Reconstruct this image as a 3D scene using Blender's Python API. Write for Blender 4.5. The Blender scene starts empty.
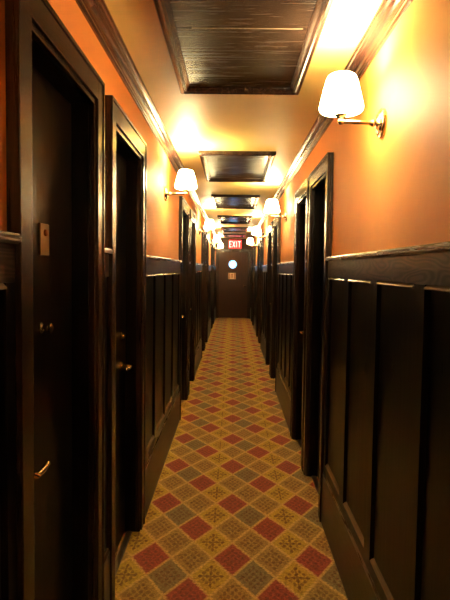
import bpy, bmesh, math, random
from mathutils import Vector, Matrix

random.seed(4)
COL = bpy.context.scene.collection
PI = math.pi

# ------------------------------------------------------------------ dimensions (metres)
EYE = 1.50
XL, XR = -0.521, 0.560          # faces of the wainscot stiles, left and right
CEIL = 2.435
Y0, Y1 = -2.6, 17.1             # corridor behind the camera to the end door
PL_L, PL_R = XL - 0.010, XR + 0.010   # plaster faces
CAS_P = 0.020                   # casing proud of the stile face
CAS_W = 0.107                   # casing width
HEADS = {-1: 2.090, 1: 2.068}   # underside of the door head casings
LEAF = 0.072                    # door leaf face behind the stile face

# ------------------------------------------------------------------ materials
def new_mat(name):
    m = bpy.data.materials.new(name); m.use_nodes = True
    nt = m.node_tree
    b = nt.nodes['Principled BSDF']
    return m, nt, b

def node(nt, t, **kw):
    n = nt.nodes.new(t)
    for k, v in kw.items():
        if k in n.inputs: n.inputs[k].default_value = v
        else: setattr(n, k, v)
    return n

def ramp(nt, stops):
    r = nt.nodes.new('ShaderNodeValToRGB')
    e = r.color_ramp.elements
    while len(e) < len(stops): e.new(0.5)
    for i, (p, c) in enumerate(stops):
        e[i].position = p; e[i].color = (*c, 1)
    return r

def wood(name, axis, dark, light, rough=(0.28, 0.45), bump=0.12, figured=False, spec=0.5):
    m, nt, b = new_mat(name)
    L = nt.links.new
    tc = node(nt, 'ShaderNodeTexCoord')
    mp = node(nt, 'ShaderNodeMapping')
    L(tc.outputs['Object'], mp.inputs['Vector'])
    s = [70.0, 70.0, 70.0]
    s['XYZ'.index(axis)] = 3.0
    mp.inputs['Scale'].default_value = s
    n1 = node(nt, 'ShaderNodeTexNoise', Scale=1.0, Detail=5.0, Roughness=0.65)
    L(mp.outputs[0], n1.inputs['Vector'])
    src = n1.outputs['Fac']
    if figured:
        mp2 = node(nt, 'ShaderNodeMapping')
        L(tc.outputs['Object'], mp2.inputs['Vector'])
        s2 = [3.0, 3.0, 3.0]; s2['XYZ'.index(axis)] = 2.0; s2[2] = 9.0
        mp2.inputs['Scale'].default_value = s2
        n2 = node(nt, 'ShaderNodeTexNoise', Scale=1.6, Detail=1.0, Roughness=0.4)
        L(mp2.outputs[0], n2.inputs['Vector'])
        mu = node(nt, 'ShaderNodeMath', operation='MULTIPLY'); mu.inputs[1].default_value = 85.0
        L(n2.outputs['Fac'], mu.inputs[0])
        si = node(nt, 'ShaderNodeMath', operation='SINE'); L(mu.outputs[0], si.inputs[0])
        mr = node(nt, 'ShaderNodeMapRange'); mr.inputs[1].default_value = -1; mr.inputs[2].default_value = 1
        L(si.outputs[0], mr.inputs[0])
        mx = node(nt, 'ShaderNodeMath', operation='MULTIPLY_ADD'); mx.inputs[1].default_value = 0.45
        mm = node(nt, 'ShaderNodeMath', operation='MULTIPLY'); mm.inputs[1].default_value = 0.55
        L(n1.outputs['Fac'], mm.inputs[0]); L(mr.outputs[0], mx.inputs[0]); L(mm.outputs[0], mx.inputs[2])
        src = mx.outputs[0]
    cr = ramp(nt, [(0.30, dark), (0.72, light)])
    L(src, cr.inputs[0]); L(cr.outputs[0], b.inputs['Base Color'])
    rr = node(nt, 'ShaderNodeMapRange'); rr.inputs[3].default_value = rough[0]; rr.inputs[4].default_value = rough[1]
    L(n1.outputs['Fac'], rr.inputs[0]); L(rr.outputs[0], b.inputs['Roughness'])
    bp = node(nt, 'ShaderNodeBump', Strength=bump, Distance=0.002)
    L(src, bp.inputs['Height']); L(bp.outputs[0], b.inputs['Normal'])
    b.inputs['Specular IOR Level'].default_value = spec
    return m

def plaster(name, c1, c2, rough=0.55, bump=0.1):
    m, nt, b = new_mat(name); L = nt.links.new
    tc = node(nt, 'ShaderNodeTexCoord')
    n1 = node(nt, 'ShaderNodeTexNoise', Scale=2.2, Detail=4.0, Roughness=0.6)
    L(tc.outputs['Object'], n1.inputs['Vector'])
    cr = ramp(nt, [(0.3, c1), (0.7, c2)])
    L(n1.outputs['Fac'], cr.inputs[0]); L(cr.outputs[0], b.inputs['Base Color'])
    n2 = node(nt, 'ShaderNodeTexNoise', Scale=45.0, Detail=3.0)
    L(tc.outputs['Object'], n2.inputs['Vector'])
    bp = node(nt, 'ShaderNodeBump', Strength=bump, Distance=0.003)
    L(n2.outputs['Fac'], bp.inputs['Height']); L(bp.outputs[0], b.inputs['Normal'])
    b.inputs['Roughness'].default_value = rough
    return m

def metal(name, c, rough=0.3, metallic=1.0):
    m, nt, b = new_mat(name); L = nt.links.new
    tc = node(nt, 'ShaderNodeTexCoord')
    n = node(nt, 'ShaderNodeTexNoise', Scale=30.0, Detail=3.0)
    L(tc.outputs['Object'], n.inputs['Vector'])
    mr = node(nt, 'ShaderNodeMapRange'); mr.inputs[3].default_value = rough * 0.8; mr.inputs[4].default_value = rough * 1.2
    L(n.outputs['Fac'], mr.inputs[0]); L(mr.outputs[0], b.inputs['Roughness'])
    b.inputs['Base Color'].default_value = (*c, 1)
    b.inputs['Metallic'].default_value = metallic
    return m

def emit(name, c, s, base=(0.8, 0.8, 0.8)):
    m, nt, b = new_mat(name)
    b.inputs['Base Color'].default_value = (*base, 1)
    b.inputs['Emission Color'].default_value = (*c, 1)
    b.inputs['Emission Strength'].default_value = s
    b.inputs['Roughness'].default_value = 0.4
    return m

def carpet():
    m, nt, b = new_mat('diamond_carpet'); L = nt.links.new
    W, LEN = 0.211, 0.341
    tc = node(nt, 'ShaderNodeTexCoord')
    sp = node(nt, 'ShaderNodeSeparateXYZ'); L(tc.outputs['Object'], sp.inputs[0])
    def M(op, a, b2=None, c=None):
        n = node(nt, 'ShaderNodeMath', operation=op)
        for i, v in enumerate((a, b2, c)):
            if v is None: continue
            if isinstance(v, (int, float)): n.inputs[i].default_value = v
            else: L(v, n.inputs[i])
        return n.outputs[0]
    # slight woven wobble
    wn = node(nt, 'ShaderNodeTexNoise', Scale=60.0, Detail=2.0); L(tc.outputs['Object'], wn.inputs['Vector'])
    wob = M('MULTIPLY', M('SUBTRACT', wn.outputs['Fac'], 0.5), 0.07)
    u = M('ADD', M('DIVIDE', M('SUBTRACT', sp.outputs['X'], 0.017), W), wob)
    v = M('ADD', M('DIVIDE', M('SUBTRACT', sp.outputs['Y'], 2.485), LEN), wob)
    # diamonds centred on integer (u+v, u-v)
    s = M('ADD', u, v); t = M('SUBTRACT', u, v)
    cs, ct = M('ROUND', s), M('ROUND', t)
    fs, ft = M('ABSOLUTE', M('SUBTRACT', s, cs)), M('ABSOLUTE', M('SUBTRACT', t, ct))
    edge = M('MAXIMUM', fs, ft)                       # 0.5 on the border
    k = M('SUBTRACT', cs, ct)                         # = 2v, row index
    c2 = M('ADD', cs, ct)                             # = 2u, column index
    km = M('FLOORED_MODULO', M('ADD', k, 0.001), 4.0)
    def is_k(j): return M('COMPARE', km, float(j), 0.2)
    def colmod(j): return M('COMPARE', M('FLOORED_MODULO', M('ADD', c2, 0.001), 4.0), float(j % 4), 0.2)
    red = M('ADD', M('MULTIPLY', is_k(0), colmod(2)), M('MULTIPLY', is_k(2), colmod(0)))
    grey = M('MULTIPLY', is_k(1), colmod(1))
    yel = M('ADD', M('MULTIPLY', is_k(1), colmod(3)), M('MULTIPLY', is_k(3), colmod(3)))
    def mix(f, a, b3):
        n = node(nt, 'ShaderNodeMix', data_type='RGBA')
        L(f, n.inputs[0])
        for i, vv in ((6, a), (7, b3)):
            if isinstance(vv, tuple): n.inputs[i].default_value = (*vv, 1)
            else: L(vv, n.inputs[i])
        return n.outputs[2]
    col = mix(red, CP['tan'], CP['red'])
    col = mix(grey, col, CP['grey'])
    col = mix(yel, col, CP['yellow'])
    # small woven motifs inside every diamond
    us, ut = M('SUBTRACT', s, cs), M('SUBTRACT', t, ct)
    ww = M('MULTIPLY', M('SINE', M('MULTIPLY', us, 19.0)), M('SINE', M('MULTIPLY', ut, 19.0)))
    pet = M('GREATER_THAN', M('ABSOLUTE', ww), 0.45)
    inner = M('LESS_THAN', edge, 0.36)
    spotm = M('MULTIPLY', M('MULTIPLY', pet, inner), 0.6)
    # broad patches of worn colour, redder in places
    bn = node(nt, 'ShaderNodeTexNoise', Scale=22.0, Detail=3.0, Roughness=0.6); L(tc.outputs['Object'], bn.inputs['Vector'])
    bm_ = node(nt, 'ShaderNodeMapRange'); bm_.inputs[1].default_value = 0.52; bm_.inputs[2].default_value = 0.72; bm_.inputs[4].default_value = 0.55
    L(bn.outputs['Fac'], bm_.inputs[0])
    col = mix(bm_.outputs[0], col, CP['motif'])
    isred = red
    dk = mix(isred, CP['motif'], CP['motif_red'])
    col = mix(spotm, col, dk)
    cross = M('MULTIPLY', M('LESS_THAN', M('MINIMUM', M('ABSOLUTE', M('ADD', us, ut)), M('ABSOLUTE', M('SUBTRACT', us, ut))), 0.05), M('LESS_THAN', edge, 0.3))
    col = mix(M('MULTIPLY', M('MULTIPLY', cross, yel), 0.55), col, CP['motif'])
    # light outline round every diamond
    ln = node(nt, 'ShaderNodeMapRange'); ln.inputs[1].default_value = 0.435; ln.inputs[2].default_value = 0.475
    L(edge, ln.inputs[0])
    col = mix(M('MULTIPLY', ln.outputs[0], 0.75), col, CP['line'])
    # pile mottling
    pn = node(nt, 'ShaderNodeTexNoise', Scale=75.0, Detail=4.0, Roughness=0.75); L(tc.outputs['Object'], pn.inputs['Vector'])
    pr = ramp(nt, [(0.25, (0.30, 0.30, 0.32)), (0.75, (1.6, 1.6, 1.6))]); L(pn.outputs['Fac'], pr.inputs[0])
    mu = node(nt, 'ShaderNodeMix', data_type='RGBA', blend_type='MULTIPLY'); mu.inputs[0].default_value = 1
    L(col, mu.inputs[6]); L(pr.outputs[0], mu.inputs[7])
    L(mu.outputs[2], b.inputs['Base Color'])
    b.inputs['Roughness'].default_value = 0.95
    b.inputs['Specular IOR Level'].default_value = 0.1
    bp = node(nt, 'ShaderNodeBump', Strength=0.5, Distance=0.004)
    L(pn.outputs['Fac'], bp.inputs['Height']); L(bp.outputs[0], b.inputs['Normal'])
    return m

CP = dict(tan=(0.38, 0.255, 0.095), red=(0.34, 0.088, 0.072), grey=(0.25, 0.20, 0.115), yellow=(0.52, 0.37, 0.075),
          motif=(0.16, 0.075, 0.04), motif_red=(0.17, 0.06, 0.06), line=(0.68, 0.47, 0.18))

DK, LT = (0.0016, 0.0009, 0.0008), (0.0085, 0.0044, 0.0036)
M_WV = wood('espresso_oak_upright', 'Z', DK, LT, rough=(0.22, 0.40), spec=0.12)
M_WH = wood('espresso_oak_along', 'Y', DK, LT)
M_WX = wood('espresso_oak_across', 'X', DK, LT)
M_FRIEZE = wood('figured_oak_frieze', 'Y', (0.008, 0.0045, 0.0045), (0.060, 0.034, 0.032), rough=(0.3, 0.45), figured=True, bump=0.05, spec=0.22)
M_CAS = wood('oak_casing', 'Z', (0.006, 0.003, 0.0026), (0.040, 0.021, 0.016), rough=(0.2, 0.3), spec=0.36, bump=0.06)
M_CROWN = wood('mahogany_crown', 'Y', (0.055, 0.022, 0.014), (0.085, 0.036, 0.022), rough=(0.14, 0.24), bump=0.02)
M_BEAD = wood('bead_highlight', 'Y', (0.16, 0.12, 0.08), (0.32, 0.25, 0.17), rough=(0.2, 0.3))  # pale tan puts the lit edge highlight into the wood colour
M_COFFER = wood('coffer_oak', 'X', (0.008, 0.004, 0.0025), (0.026, 0.013, 0.008), rough=(0.19, 0.33), bump=0.03, spec=0.26)
M_COFFRAME = wood('coffer_frame', 'Y', (0.010, 0.005, 0.004), (0.036, 0.018, 0.014), rough=(0.15, 0.28))
M_ENDDOOR = wood('end_door_oak', 'Z', (0.024, 0.008, 0.005), (0.052, 0.019, 0.011), rough=(0.3, 0.45), spec=0.25)
M_WALL = plaster('orange_plaster', (0.76, 0.29, 0.065), (0.82, 0.335, 0.08), rough=0.6)
M_CEIL = plaster('cream_ceiling', (0.70, 0.53, 0.17), (0.76, 0.585, 0.20), rough=0.5, bump=0.05)
M_NICKEL = metal('satin_nickel', (0.62, 0.46, 0.27), 0.26)
M_BRASS = metal('aged_brass', (0.80, 0.52, 0.20), 0.25)
M_BRASSD = metal('dark_brass', (0.25, 0.11, 0.04), 0.35)
M_STRIP = metal('threshold_strip', (0.62, 0.55, 0.42), 0.3)
M_BULB = emit('lit_bulb', (1.0, 0.85, 0.6), 20.0)
M_EXITRED = emit('exit_face_red', (1.0, 0.03, 0.03), 1.1, (0.6, 0.02, 0.02))
M_EXITTXT = emit('exit_letters', (1.0, 0.42, 0.40), 1.3)
M_HOUSING = metal('sign_housing', (0.10, 0.02, 0.018), 0.5, 0.2)
M_PORT = emit('daylight_porthole', (0.11, 0.52, 1.0), 6.5, (0.2, 0.4, 0.5))
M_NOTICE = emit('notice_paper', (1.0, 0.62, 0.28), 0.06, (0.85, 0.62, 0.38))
M_INK = emit('notice_ink', (1, .4, .1), 0.0, (0.45, 0.13, 0.03))

def shade_mat():
    m, nt, b = new_mat('frosted_glass_shade'); L = nt.links.new
    out = nt.nodes['Material Output']
    b.inputs['Base Color'].default_value = (0.92, 0.88, 0.78, 1)
    b.inputs['Roughness'].default_value = 0.35
    # glow a little stronger around the bulb height
    tc = node(nt, 'ShaderNodeTexCoord'); sp = node(nt, 'ShaderNodeSeparateXYZ'); L(tc.outputs['Object'], sp.inputs[0])
    mr = node(nt, 'ShaderNodeMapRange'); mr.inputs[1].default_value = 0.02; mr.inputs[2].default_value = 0.20
    mr.inputs[3].default_value = SHADE_E * 1.15; mr.inputs[4].default_value = SHADE_E * 0.85
    L(sp.outputs['Z'], mr.inputs[0]); L(mr.outputs[0], b.inputs['Emission Strength'])
    b.inputs['Emission Color'].default_value = (*LAMP_C, 1)
    tr = node(nt, 'ShaderNodeBsdfTranslucent'); tr.inputs[0].default_value = (0.9, 0.8, 0.6, 1)
    mx = node(nt, 'ShaderNodeMixShader'); mx.inputs[0].default_value = 0.3
    L(b.outputs[0], mx.inputs[1]); L(tr.outputs[0], mx.inputs[2]); L(mx.outputs[0], out.inputs[0])
    return m

LAMP_C = (1.0, 0.83, 0.46)
SHADE_E = 42.0
LAMP_W = 48.0
M_SHADE = shade_mat()

# ------------------------------------------------------------------ mesh helpers
class MB:
    def __init__(self): self.bm = bmesh.new()
    def box(self, x0, x1, y0, y1, z0, z1):
        if x0 > x1: x0, x1 = x1, x0
        if y0 > y1: y0, y1 = y1, y0
        vs = [self.bm.verts.new(p) for p in ((x0,y0,z0),(x1,y0,z0),(x1,y1,z0),(x0,y1,z0),(x0,y0,z1),(x1,y0,z1),(x1,y1,z1),(x0,y1,z1))]
        for f in ((3,2,1,0),(4,5,6,7),(0,1,5,4),(1,2,6,5),(2,3,7,6),(3,0,4,7)):
            self.bm.faces.new([vs[i] for i in f])
        return self
    def prism(self, pts, axis, a0, a1):
        """closed polygon pts (2-D) swept along axis; for 'Y' pts are (x,z), for 'Z' (x,y), for 'X' (y,z)"""
        def P(p, a):
            return {'Y': (p[0], a, p[1]), 'Z': (p[0], p[1], a), 'X': (a, p[0], p[1])}[axis]
        A = [self.bm.verts.new(P(p, a0)) for p in pts]
        B = [self.bm.verts.new(P(p, a1)) for p in pts]
        n = len(pts)
        self.bm.faces.new(A); self.bm.faces.new(B[::-1])
        for i in range(n):
            self.bm.faces.new((A[i], A[(i+1) % n], B[(i+1) % n], B[i]))
        return self
    def lathe(self, prof, origin, axis='Z', seg=32, flip=False):
        """prof: (radius, height) list around an axis through origin"""
        o = Vector(origin); rings = []
        for r, h in prof:
            ring = []
            for i in range(seg):
                a = 2*PI*i/seg; c, s = r*math.cos(a), r*math.sin(a)
                d = {'Z': (c, s, h), 'X': (h, c, s), 'Y': (c, h, s)}[axis]
                ring.append(self.bm.verts.new(o + Vector(d)))
            rings.append(ring)
        for a, b in zip(rings, rings[1:]):
            for i in range(seg):
                j = (i+1) % seg
                self.bm.faces.new((a[i], a[j], b[j], b[i]))
        if prof[0][0] > 1e-4: self.bm.faces.new(rings[0][::-1])
        if prof[-1][0] > 1e-4: self.bm.faces.new(rings[-1])
        return self
    def shell(self, prof, origin, seg=40):
        """closed profile loop revolved about Z"""
        o = Vector(origin); rings = []
        for r, h in prof:
            rings.append([self.bm.verts.new(o + Vector((r*math.cos(2*PI*i/seg), r*math.sin(2*PI*i/seg), h))) for i in range(seg)])
        n = len(rings)
        for k in range(n):
            a, b = rings[k], rings[(k+1) % n]
            for i in range(seg):
                j = (i+1) % seg
                self.bm.faces.new((a[i], a[j], b[j], b[i]))
        return self
    def ball(self, c, r, seg=16):
        bmesh.ops.create_uvsphere(self.bm, u_segments=seg, v_segments=seg//2, radius=r, matrix=Matrix.Translation(c))
        return self
    def tube(self, pts, r, seg=14):
        pts = [Vector(p) for p in pts]; rings = []
        for i, p in enumerate(pts):
            d = (pts[min(i+1, len(pts)-1)] - pts[max(i-1, 0)]).normalized()
            up = Vector((0, 1, 0)) if abs(d.y) < 0.9 else Vector((0, 0, 1))
            e1 = d.cross(up).normalized(); e2 = d.cross(e1)
            rings.append([self.bm.verts.new(p + r*(math.cos(2*PI*k/seg)*e1 + math.sin(2*PI*k/seg)*e2)) for k in range(seg)])
        for a, b in zip(rings, rings[1:]):
            for i in range(seg):
                j = (i+1) % seg
                self.bm.faces.new((a[i], a[j], b[j], b[i]))
        self.bm.faces.new(rings[0][::-1]); self.bm.faces.new(rings[-1])
        return self
    def build(self, name, mat, parent=None, bevel=0.0, smooth=False, kind=None, seg=2):
        bmesh.ops.remove_doubles(self.bm, verts=self.bm.verts, dist=1e-6)
        bmesh.ops.recalc_face_normals(self.bm, faces=self.bm.faces)
        me = bpy.data.meshes.new(name); self.bm.to_mesh(me); self.bm.free()
        me.materials.append(mat)
        if smooth: me.polygons.foreach_set('use_smooth', [True]*len(me.polygons))
        o = bpy.data.objects.new(name, me); COL.objects.link(o)
        if smooth:
            es = o.modifiers.new('edges', 'EDGE_SPLIT'); es.split_angle = math.radians(40)
        if bevel > 0:
            bv = o.modifiers.new('bevel', 'BEVEL'); bv.width = bevel; bv.segments = seg; bv.limit_method = 'ANGLE'
        if parent: o.parent = parent
        if kind: o['kind'] = kind
        return o

def tag(o, label, cat, group=None):
    o['label'] = label; o['category'] = cat; o['kind'] = 'thing'
    if group: o['group'] = group
    return o

def empty(name, loc, rz=0.0):
    e = bpy.data.objects.new(name, None); COL.objects.link(e)
    e.empty_display_size = 0.05
    e.location = loc; e.rotation_euler = (0, 0, rz)
    return e

# ------------------------------------------------------------------ layout along the corridor
# every door: (outer near, inner near, inner far, outer far) distances along Y
def opening(a, b): return (a - CAS_W, a, b, b + CAS_W)
LEFT = [opening(1.42, 2.06), opening(2.415, 3.10), opening(5.56, 6.29), opening(6.66, 7.38),
        opening(9.4, 10.15), opening(10.55, 11.3), opening(13.3, 14.0), opening(14.4, 15.1)]
RIGHT = [opening(3.375, 4.01), opening(4.26, 4.88), opening(6.9, 7.65), opening(8.0, 8.75),
         opening(10.6, 11.3), opening(11.7, 12.4), opening(14.2, 14.9), opening(15.3, 16.0)]
SIDES = [('left', -1, XL, LEFT), ('right', 1, XR, RIGHT)]

# ------------------------------------------------------------------ room shell
fl = MB().box(XL-0.25, XR+0.25, Y0-0.2, Y1+0.3, -0.05, 0.0).build('floor', carpet(), kind='structure')
ce = MB().box(XL-0.25, XR+0.25, Y0-0.2, Y1+0.3, CEIL, CEIL+0.05).build('ceiling', M_CEIL, kind='structure')

for side, sg, X, doors in SIDES:
    m = MB(); xf = X + sg*0.010; xb = X + sg*0.20
    ys = Y0
    for (a, b, c, d) in doors:
        m.box(xf, xb, ys, b-0.02, 0, CEIL); m.box(xf, xb, b-0.02, c+0.02, HEADS[sg]+0.02, CEIL); ys = c+0.02
    m.box(xf, xb, ys, Y1, 0, CEIL)
    m.build('wall_' + side, M_WALL, kind='structure')

MB().box(XL-0.2, XR+0.2, Y0-0.1, Y0, 0, CEIL).build('wall_back', M_WALL, kind='structure')

# wainscot runs between the doors -------------------------------------------------
trim_n = 0
def wainscot(sg, X, ya, yb, end=False):
    """one run of panelling: stiles, rails and sunk panels; cap and beads are its parts"""
    global trim_n
    trim_n += 1
    L = yb - ya
    m = MB()
    xb = X + sg*0.0095
    if L < 0.25:
        m.box(X, xb, ya, yb, 0.312, 1.462)
        root = m.build('trim_%d' % trim_n, M_WV, kind='structure')
    else:
        n = max(1, round(L/0.515)); p = L/n; st = 0.095
        # all sunk work is carved from a thin layer standing proud of the plaster face
        f = X - sg*0.0075                         # stile face
        for i in range(n+1):
            c = ya + i*p
            a, b = max(ya, c-st/2), min(yb, c+st/2)
            if i == 0: b = ya + st*0.55
            if i == n: a = yb - st*0.55
            m.box(f, xb, a, b, 0.362, 1.462)
        m.box(f, xb, ya, yb, 0.312, 0.362)         # bottom rail
        for i in range(n):
            a = ya + i*p + st/2; b = ya + (i+1)*p - st/2
            m.box(X + sg*0.006, xb, a, b, 0.362, 1.462)         # sunk panel
            # sloping mouldings inside the frame, left and right of the panel
            g = X + sg*0.0065
            m.prism([(f + sg*0.002, a), (g, a + 0.016), (g, a)], 'Z', 0.362, 1.462)
            m.prism([(f + sg*0.002, b), (g, b), (g, b - 0.016)], 'Z', 0.362, 1.462)
        root = m.build('trim_%d' % trim_n, M_WV, kind='structure')
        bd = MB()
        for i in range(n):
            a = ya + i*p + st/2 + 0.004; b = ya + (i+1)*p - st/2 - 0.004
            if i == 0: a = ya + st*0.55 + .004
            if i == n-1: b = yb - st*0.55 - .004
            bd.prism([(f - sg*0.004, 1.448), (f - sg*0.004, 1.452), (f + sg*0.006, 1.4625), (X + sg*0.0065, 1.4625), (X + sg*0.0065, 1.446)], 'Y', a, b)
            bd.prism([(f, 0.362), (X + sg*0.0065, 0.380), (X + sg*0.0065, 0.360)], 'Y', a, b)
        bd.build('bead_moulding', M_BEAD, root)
    fr = MB().box(X - sg*0.009, xb, ya, yb, 1.4625, 1.552)
    fr.build('frieze_board', M_FRIEZE, root)
    x1 = X - sg*0.024
    MB().prism([(xb, 1.552), (x1 + sg*0.008, 1.552), (x1, 1.558), (x1, 1.570), (x1 + sg*0.004, 1.576), (xb, 1.576)], 'Y', ya, yb).build('chair_rail', M_CAS_H, root)
    return root
M_CAS_H = wood('oak_cap', 'Y', (0.06, 0.042, 0.030), (0.14, 0.10, 0.068), rough=(0.2, 0.35), bump=0.03)

for side, sg, X, doors in SIDES:
    ys = Y0
    for (a, b, c, d) in doors:
        wainscot(sg, X, ys, a); ys = d
    wainscot(sg, X, ys, Y1 - 0.03)
    # baseboard: one per side, broken at the doors
    m = MB(); ys = Y0
    runs = []
    for (a, b, c, d) in doors:
        runs.append((ys, a)); ys = d
    runs.append((ys, Y1 - 0.03))
    for (ya, yb) in runs:
        x1 = X - sg*0.015; xb = X + sg*0.0095
        m.prism([(xb, 0), (x1, 0), (x1, 0.298), (xb, 0.298)], 'Y', ya, yb)
    cap = MB()
    for (ya, yb) in runs:
        cap.prism([(xb, 0.298), (x1, 0.298), (x1, 0.302), (x1 + sg*0.004, 0.307), (X - sg*0.0078, 0.312), (xb, 0.312)], 'Y', ya, yb)
    bb = m.build('baseboard_' + side, wood('oak_baseboard_' + side, 'Y', (0.006, 0.0035, 0.003), (0.036, 0.020, 0.016), rough=(0.25, 0.4), spec=0.3), kind='structure')
    cap.build('baseboard_cap', M_CAS_H, bb)
    # crown moulding
    trim_n += 1
    w = X + sg*0.0095
    def q(dx, dz): return (w - sg*dx, CEIL - dz)
    MB().prism([q(0, 0), q(0.066, 0), q(0.066, 0.007), q(0.060, 0.007), q(0.060, 0.011), q(0.056, 0.017), q(0.047, 0.021), q(0.047, 0.026),
                q(0.036, 0.029), q(0.027, 0.036), q(0.022, 0.046), q(0.017, 0.046), q(0.015, 0.053), q(0.008, 0.055), q(0.008, 0.062), q(0, 0.062)], 'Y', Y0, Y1).build('trim_%d' % trim_n, M_CROWN, kind='structure')

# ------------------------------------------------------------------ side doors
door_n = 0
def lever(parent, x, y, z, sg, toward, mat):
    """rosette, spindle and lever; sg points into the wall, toward = +1/-1 along Y"""
    m = MB()
    m.lathe([(0.0, 0), (0.026, 0), (0.026, 0.006), (0.020, 0.009), (0.0, 0.009)][1:4] , (x, y, z), 'X', 24) if sg < 0 else \
    m.lathe([(0.026, 0), (0.026, -0.006), (0.020, -0.009)], (x, y, z), 'X', 24)
    m.tube([(x, y, z), (x - sg*0.048, y, z), (x - sg*0.054, y + toward*0.008, z), (x - sg*0.055, y + toward*0.05, z), (x - sg*0.050, y + toward*0.10, z)], 0.0085)
    m.ball((x - sg*0.050, y + toward*0.10, z), 0.0088)
    return m.build('door_handle', mat, parent, smooth=True)

def side_door(sg, X, o, handle_far=True, extras=None):
    global door_n
    door_n += 1
    a, b, c, d = o; HEAD = HEADS[sg]
    xf = X + sg*LEAF
    m = MB().box(xf, xf + sg*0.04, b + 0.003, c - 0.003, 0.008, HEAD - 0.003)
    leaf = m.build('door_%d' % door_n, M_WV, bevel=0.003, kind='structure')
    # frame: casing, inner bead, jamb lining and stop
    fr = MB()
    x1 = X - sg*CAS_P; xw = X + sg*0.012; xj = X + sg*0.15
    z1 = HEAD + CAS_W
    fr.box(x1, xw, a, b - 0.022, 0, z1); fr.box(x1, xw, c + 0.022, d, 0, z1)
    fr.box(x1, xw, b - 0.022, c + 0.022, HEAD + 0.022, z1)
    x2 = X - sg*(CAS_P - 0.008)
    fr.box(x2, xw, b - 0.020, b, 0, HEAD); fr.box(x2, xw, c, c + 0.020, 0, HEAD)
    fr.box(x2, xw, b - 0.020, c + 0.020, HEAD, HEAD + 0.020)
    # outer back-band
    x3 = X - sg*(CAS_P + 0.004)
    fr.box(x3, xw, a - 0.002, a + 0.012, 0, z1 + 0.002); fr.box(x3, xw, d - 0.012, d + 0.002, 0, z1 + 0.002)
    fr.box(x3, xw, a + 0.012, d - 0.012, z1 - 0.012, z1 + 0.002)
    fr.build('door_frame', M_CAS, leaf, bevel=0.0025)
    jb = MB()
    jb.box(xw, xj, b - 0.019, b, 0, HEAD); jb.box(xw, xj, c, c + 0.019, 0, HEAD)
    jb.box(xw, xj, b - 0.019, c + 0.019, HEAD, HEAD + 0.019)
    jb.build('door_jamb', M_WV, leaf, bevel=0.001)
    hy = (c - 0.14) if handle_far else (b + 0.10)
    tw = -1 if handle_far else 1
    if extras: extras(leaf, xf, sg)
    else:
        lever(leaf, xf, hy, 0.975, sg, tw, M_BRASS)
        MB().lathe([(0.024, 0), (0.024, -sg*0.008), (0.013, -sg*0.012), (0.011, -sg*0.022)], (xf, hy, 1.135), 'X', 24).build('deadbolt', M_BRASS, leaf, smooth=True)
    # threshold strip on the floor
    MB().prism([(X + sg*0.030, 0.0), (X + sg*0.036, 0.005), (X + sg*0.060, 0.005), (X + sg*0.066, 0.0)], 'Y', b + 0.001, c - 0.001).build('threshold_strip', M_STRIP, leaf)
    return leaf

def first_door(leaf, xf, sg):
    lever(leaf, xf, 1.525, 0.915, sg, 1, M_BRASS)
    MB().lathe([(0.017, 0), (0.017, -sg*0.005), (0.009, -sg*0.008), (0.008, -sg*0.022), (0.014, -sg*0.027), (0.015, -sg*0.034), (0.008, -sg*0.038)], (xf, 1.715, 1.31), 'X', 24).build('deadbolt', M_NICKEL, leaf, smooth=True)
    p = MB().box(xf, xf - sg*0.006, 1.704, 1.787, 1.535, 1.633).build('viewer_plate', M_BRASSP, leaf, bevel=0.002)
    MB().lathe([(0.011, 0), (0.011, -sg*0.006), (0.007, -sg*0.009), (0.004, -sg*0.009)], (xf - sg*0.006, 1.745, 1.605), 'X', 20).build('peephole', M_BRASSD, p, smooth=True)
M_BRASSP = metal('brass_plate', (0.20, 0.135, 0.08), 0.4, 0.6)

for i, o in enumerate(LEFT): side_door(-1, XL, o, True, first_door if i == 0 else None)
for i, o in enumerate(RIGHT): side_door(1, XR, o, i % 2 == 1)

# ------------------------------------------------------------------ end of the corridor
wd = MB()
DX0, DX1, DTOP = -0.44, 0.46, 2.03
cX = (DX0 + DX1)/2
wd.box(XL-0.2, DX0-0.0, Y1, Y1+0.15, 0, CEIL); wd.box(DX1, XR+0.2, Y1, Y1+0.15, 0, CEIL)
wd.box(DX0, DX1, Y1, Y1+0.15, DTOP, CEIL)
wd.build('wall_far', M_ENDDOOR, kind='structure')
door_n += 1
PZ, PX, PR = 1.64, -0.012, 0.115
ed = MB()
yl = Y1 + 0.02
# leaf with a round opening for the porthole
N = 48
ring = [(PX + PR*math.cos(2*PI*i/N), PZ + PR*math.sin(2*PI*i/N)) for i in range(N)]
def edge_pt(i):
    a = 2*PI*i/N; c, s = math.cos(a), math.sin(a); h = 0.2
    k = h/max(abs(c), abs(s)); return (PX + k*c, PZ + k*s)
for i in range(N):
    j = (i+1) % N
    p = [ring[i], edge_pt(i), edge_pt(j), ring[j]]
    ed.prism(p, 'Y', yl, yl + 0.045) if False else None
    A = [ed.bm.verts.new((x, yl, z)) for x, z in p]; ed.bm.faces.new(A)
    B = [ed.bm.verts.new((x, yl+0.045, z)) for x, z in p]; ed.bm.faces.new(B[::-1])
    ed.bm.faces.new([ed.bm.verts.new(v) for v in ((ring[i][0], yl, ring[i][1]), (ring[i][0], yl+0.045, ring[i][1]), (ring[j][0], yl+0.045, ring[j][1]), (ring[j][0], yl, ring[j][1]))])
ed.box(DX0+0.01, PX-0.2, yl, yl+0.045, 0.01, DTOP-0.01); ed.box(PX+0.2, DX1-0.01, yl, yl+0.045, 0.01, DTOP-0.01)
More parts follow.
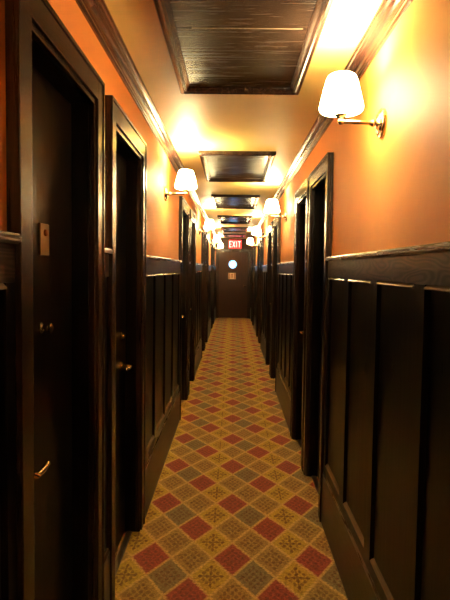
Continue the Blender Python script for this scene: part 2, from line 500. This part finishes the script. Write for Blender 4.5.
ed.box(PX-0.2, PX+0.2, yl, yl+0.045, 0.01, PZ-0.2); ed.box(PX-0.2, PX+0.2, yl, yl+0.045, PZ+0.2, DTOP-0.01)
endd = ed.build('door_%d' % door_n, M_ENDDOOR, kind='structure')
MB().lathe([(PR-0.001, 0.004), (PR-0.001, 0.012)], (PX, yl+0.014, PZ), 'Y', 48).build('porthole_glass', M_PORT, endd)
rg = MB(); 
sh = [(PR-0.004, -0.012), (PR+0.022, -0.012), (PR+0.026, -0.001), (PR-0.004, -0.001)]
rings = [[rg.bm.verts.new((PX + r*math.cos(2*PI*i/N), yl + h, PZ + r*math.sin(2*PI*i/N))) for i in range(N)] for r, h in sh]
for k in range(4):
    for i in range(N):
        j = (i+1) % N; rg.bm.faces.new((rings[k][i], rings[k][j], rings[(k+1) % 4][j], rings[(k+1) % 4][i]))
rg.build('porthole_rim', M_BRASSD, endd, smooth=True)
fr = MB()
for x0, x1 in ((XL+0.012, DX0+0.012), (DX1-0.012, XR-0.012)):
    fr.box(x0, x1, Y1-0.028, Y1+0.015, 0, DTOP+0.07)
fr.box(DX0+0.012, DX1-0.012, Y1-0.028, Y1+0.015, DTOP-0.012, DTOP+0.07)
fr.build('door_frame', M_CAS, endd, bevel=0.003)
MB().lathe([(0.030, 0), (0.030, -0.006), (0.012, -0.010), (0.011, -0.035), (0.026, -0.045), (0.029, -0.058), (0.020, -0.068)], (0.345, yl, 0.97), 'Y', 24).build('door_knob', M_NICKEL, endd, smooth=True)
MB().box(DX0+0.015, DX1-0.015, yl-0.004, yl, 0.02, 0.22).build('kick_plate', M_ENDDOOR, endd, bevel=0.001)

# notice on the end door
nt_ = empty('door_notice', (-0.03, yl, 1.285))
tag(nt_, 'small cream notice with brown figure, stuck below the porthole of the end door', 'sign')
MB().box(-0.115, 0.115, -0.004, -0.0005, -0.095, 0.095).build('paper', M_NOTICE, nt_)
ik = MB()
ik.box(-0.105, -0.070, -0.006, -0.004, -0.085, 0.085); ik.box(0.070, 0.105, -0.006, -0.004, -0.085, 0.085)
ik.box(-0.035, -0.012, -0.006, -0.004, -0.055, 0.04); ik.box(0.012, 0.035, -0.006, -0.004, -0.055, 0.04)
ik.box(-0.035, 0.035, -0.006, -0.004, 0.04, 0.06)
ik.build('printed_figure', M_INK, nt_)

# exit sign above the end door
ex = empty('exit_sign', (0.055, Y1, 2.25))
tag(ex, 'red illuminated EXIT sign on the wall above the end door', 'sign')
MB().box(-0.200, 0.200, -0.045, -0.001, -0.140, 0.140).build('housing', M_HOUSING, ex, bevel=0.006)
MB().box(-0.188, 0.188, -0.050, -0.045, -0.128, 0.128).build('face', M_EXITRED, ex, bevel=0.002)
let = MB(); t = 0.024; H = 0.092
def bar(p, q, w=t):
    p, q = Vector(p), Vector(q); d = (q-p).normalized(); n = Vector((-d.y, d.x))*w/2
    let.prism([tuple(p+n), tuple(q+n), tuple(q-n), tuple(p-n)], 'Y', -0.054, -0.050)
cx = -0.140  # E
bar((cx-0.028, -H), (cx-0.028, H)); bar((cx-0.028, H-t/2), (cx+0.036, H-t/2)); bar((cx-0.028, 0), (cx+0.030, 0)); bar((cx-0.028, -H+t/2), (cx+0.036, -H+t/2))
cx = -0.042  # X
bar((cx-0.038, -H), (cx+0.038, H)); bar((cx-0.038, H), (cx+0.038, -H))
cx = 0.042   # I
bar((cx, -H), (cx, H))
cx = 0.128   # T
bar((cx, -H), (cx, H)); bar((cx-0.044, H-t/2), (cx+0.044, H-t/2))
let.build('lettering', M_EXITTXT, ex)

# ------------------------------------------------------------------ coffered ceiling panels
CX = 0.022
def coffer(y0, y1, label):
    cy = (y0+y1)/2; hl = (y1-y0)/2; hw = 0.308
    e = empty('ceiling_panel', (CX, cy, CEIL))
    tag(e, label, 'ceiling panel', 'dark framed wood panels along the ceiling')
    b = MB()
    sy = -0.03  # joint between the two boards
    b.box(-hw+0.05, hw-0.05, -hl+0.05, sy-0.0015, -0.012, -0.001)
    b.box(-hw+0.05, hw-0.05, sy+0.0015, hl-0.05, -0.012, -0.001)
    b.build('board', M_COFFER, e, bevel=0.002)
    s = MB()
    s.box(-hw+0.115, hw-0.075, sy-0.002, sy+0.002, -0.0135, -0.010)
    s.build('joint_highlight', M_BEAD, e)  # pale strip painting the highlight along the board joint
    f = MB()
    # frame profile, mitred: (inset from outer edge, depth)
    prof = [(0, 0), (0, -0.022), (0.006, -0.030), (0.020, -0.034), (0.026, -0.028), (0.038, -0.026), (0.046, -0.020), (0.055, -0.014), (0.055, 0)]
    loops = []
    for ins, z in prof:
        x, y = hw-ins, hl-ins
        loops.append([f.bm.verts.new(p) for p in ((-x, -y, z), (x, -y, z), (x, y, z), (-x, y, z))])
    for k in range(len(loops)):
        A, B = loops[k], loops[(k+1) % len(loops)]
        for i in range(4):
            j = (i+1) % 4; f.bm.faces.new((A[i], A[j], B[j], B[i]))
    f.build('frame', M_COFFRAME, e)
    return e
coffer(1.50, 2.97, 'dark framed wood ceiling panel nearest the camera, cut by the photo top')
coffer(4.50, 5.90, 'dark framed wood ceiling panel second along the ceiling from the camera')
coffer(7.10, 8.50, 'dark framed wood ceiling panel third along, first one showing a bluish gleam')
coffer(9.85, 11.25, 'dark framed wood ceiling panel fourth along the ceiling from the camera')
coffer(12.5, 13.85, 'dark framed wood ceiling panel fifth along, second from the exit sign')
coffer(15.0, 16.3, 'dark framed wood ceiling panel closest to the red exit sign')

# ------------------------------------------------------------------ wall sconces
def make_sconce():
    r = empty('wall_sconce', (0, 0, 0))
    MB().lathe([(0.056, 0.0), (0.056, 0.010), (0.053, 0.014), (0.044, 0.016), (0.040, 0.022), (0.020, 0.026), (0.014, 0.030)], (0, 0, 0), 'X', 40).build('wall_plate', M_NICKEL, r, smooth=True)
    a = MB()
    a.tube([(0.026, 0, 0), (0.040, 0, 0.001), (0.16, 0, 0.006)], 0.0075)
    a.lathe([(0.009, 0.030), (0.014, 0.034), (0.015, 0.040), (0.011, 0.046), (0.0095, 0.052)], (0, 0, 0.001), 'X', 20)
    a.ball((0.162, 0, 0.006), 0.0125, 16)
    a.tube([(0.162, 0, 0.010), (0.162, 0, 0.030)], 0.008)
    a.build('arm', M_NICKEL, r, smooth=True)
    MB().lathe([(0.010, 0.022), (0.020, 0.024), (0.026, 0.030), (0.026, 0.040), (0.022, 0.044), (0.022, 0.058), (0.018, 0.060)], (0.162, 0, 0), 'Z', 28).build('socket_cup', M_NICKEL, r, smooth=True)
    sh = lambda pr: [(r, 0.036 + (z - 0.034)*0.86) for r, z in pr]
    out = [(0.028, 0.034), (0.062, 0.036), (0.076, 0.041), (0.083, 0.050), (0.0845, 0.060), (0.081, 0.080), (0.075, 0.110), (0.069, 0.140), (0.062, 0.170), (0.056, 0.190), (0.051, 0.199), (0.046, 0.203)]
    inn = [(0.043, 0.200), (0.050, 0.190), (0.058, 0.168), (0.065, 0.140), (0.071, 0.110), (0.077, 0.080), (0.080, 0.060), (0.079, 0.052), (0.073, 0.045), (0.060, 0.040), (0.028, 0.038)]
    MB().shell(sh(out + inn), (0.162, 0, 0)).build('lamp_shade', M_SHADE, r, smooth=True)
    MB().lathe([(0.008, 0.060), (0.010, 0.075), (0.022, 0.094), (0.025, 0.108), (0.020, 0.122), (0.008, 0.132)], (0.162, 0, 0), 'Z', 20).build('bulb', M_BULB, r, smooth=True)
    ld = bpy.data.lights.new('bulb_light', 'POINT'); ld.energy = LAMP_W; ld.color = LAMP_C; ld.shadow_soft_size = 0.03
    lo = bpy.data.objects.new('bulb_light', ld); COL.objects.link(lo); lo.parent = r; lo.location = (0.162, 0, 0.150)
    return r

SZ = 2.067
spots = [(1, 2.20, 'brass wall sconce with lit frosted shade, largest, on right wall above tall panelling'),
         (-1, 4.32, 'lit wall sconce nearest the camera on the left orange wall'),
         (1, 6.05, 'lit wall sconce second along the right wall, beyond the first pair of doors'),
         (-1, 8.6, 'lit wall sconce second from the camera along the left wall'),
         (1, 9.9, 'lit wall sconce third along the right wall from the camera'),
         (-1, 12.6, 'lit wall sconce third from the camera along the left wall'),
         (1, 13.6, 'lit wall sconce fourth along the right wall, just right of the exit sign'),
         (-1, 16.2, 'lit wall sconce farthest along the left wall, beside the exit sign'),
         (1, -1.9, 'extra unseen wall sconce behind the camera on the right, added to light the near end')]  # last one is unseen, added to brighten the near corridor
proto = make_sconce()
for i, (sg, y, lab) in enumerate(spots):
    if i == 0: o = proto
    else:
        o = proto.copy(); COL.objects.link(o)
        for ch in list(proto.children):
            c = ch.copy(); COL.objects.link(c); c.parent = o
    xw = (XR + 0.010) if sg > 0 else (XL - 0.010)
    o.location = (xw, y, SZ); o.rotation_euler = (0, 0, PI if sg > 0 else 0)
    tag(o, lab, 'wall lamp', 'frosted glass wall sconces along the corridor')

# ------------------------------------------------------------------ world and camera
w = bpy.data.worlds.new('dim_world'); bpy.context.scene.world = w; w.use_nodes = True
w.node_tree.nodes['Background'].inputs[0].default_value = (1.0, 0.7, 0.45, 1)
w.node_tree.nodes['Background'].inputs[1].default_value = 0.02

cam_d = bpy.data.cameras.new('camera'); cam = bpy.data.objects.new('camera', cam_d); COL.objects.link(cam)
F = 560.0
cam_d.sensor_fit = 'VERTICAL'; cam_d.sensor_height = 36.0; cam_d.sensor_width = 27.0
cam_d.lens = F/600*36.0; cam_d.clip_start = 0.02; cam_d.clip_end = 60
ROLL = 0.013
yaw = math.atan(7.6/F); pitch = math.atan(31.1/F)
R = Matrix.Rotation(yaw, 3, 'Z') @ Matrix.Rotation(PI/2 - pitch, 3, 'X') @ Matrix.Rotation(ROLL, 3, 'Z')
cam.rotation_euler = R.to_euler(); cam.location = (0, 0, EYE)
bpy.context.scene.camera = cam

sc = bpy.context.scene
sc.view_settings.view_transform = 'Standard'
sc.view_settings.look = 'None'
sc.view_settings.exposure = 0.62
sc.view_settings.gamma = 1.0
sc.cycles.max_bounces = 10
sc.cycles.diffuse_bounces = 5
sc.cycles.glossy_bounces = 5
sc.cycles.sample_clamp_indirect = 6.0
sc.cycles.use_denoising = True
sc.cycles.caustics_reflective = False
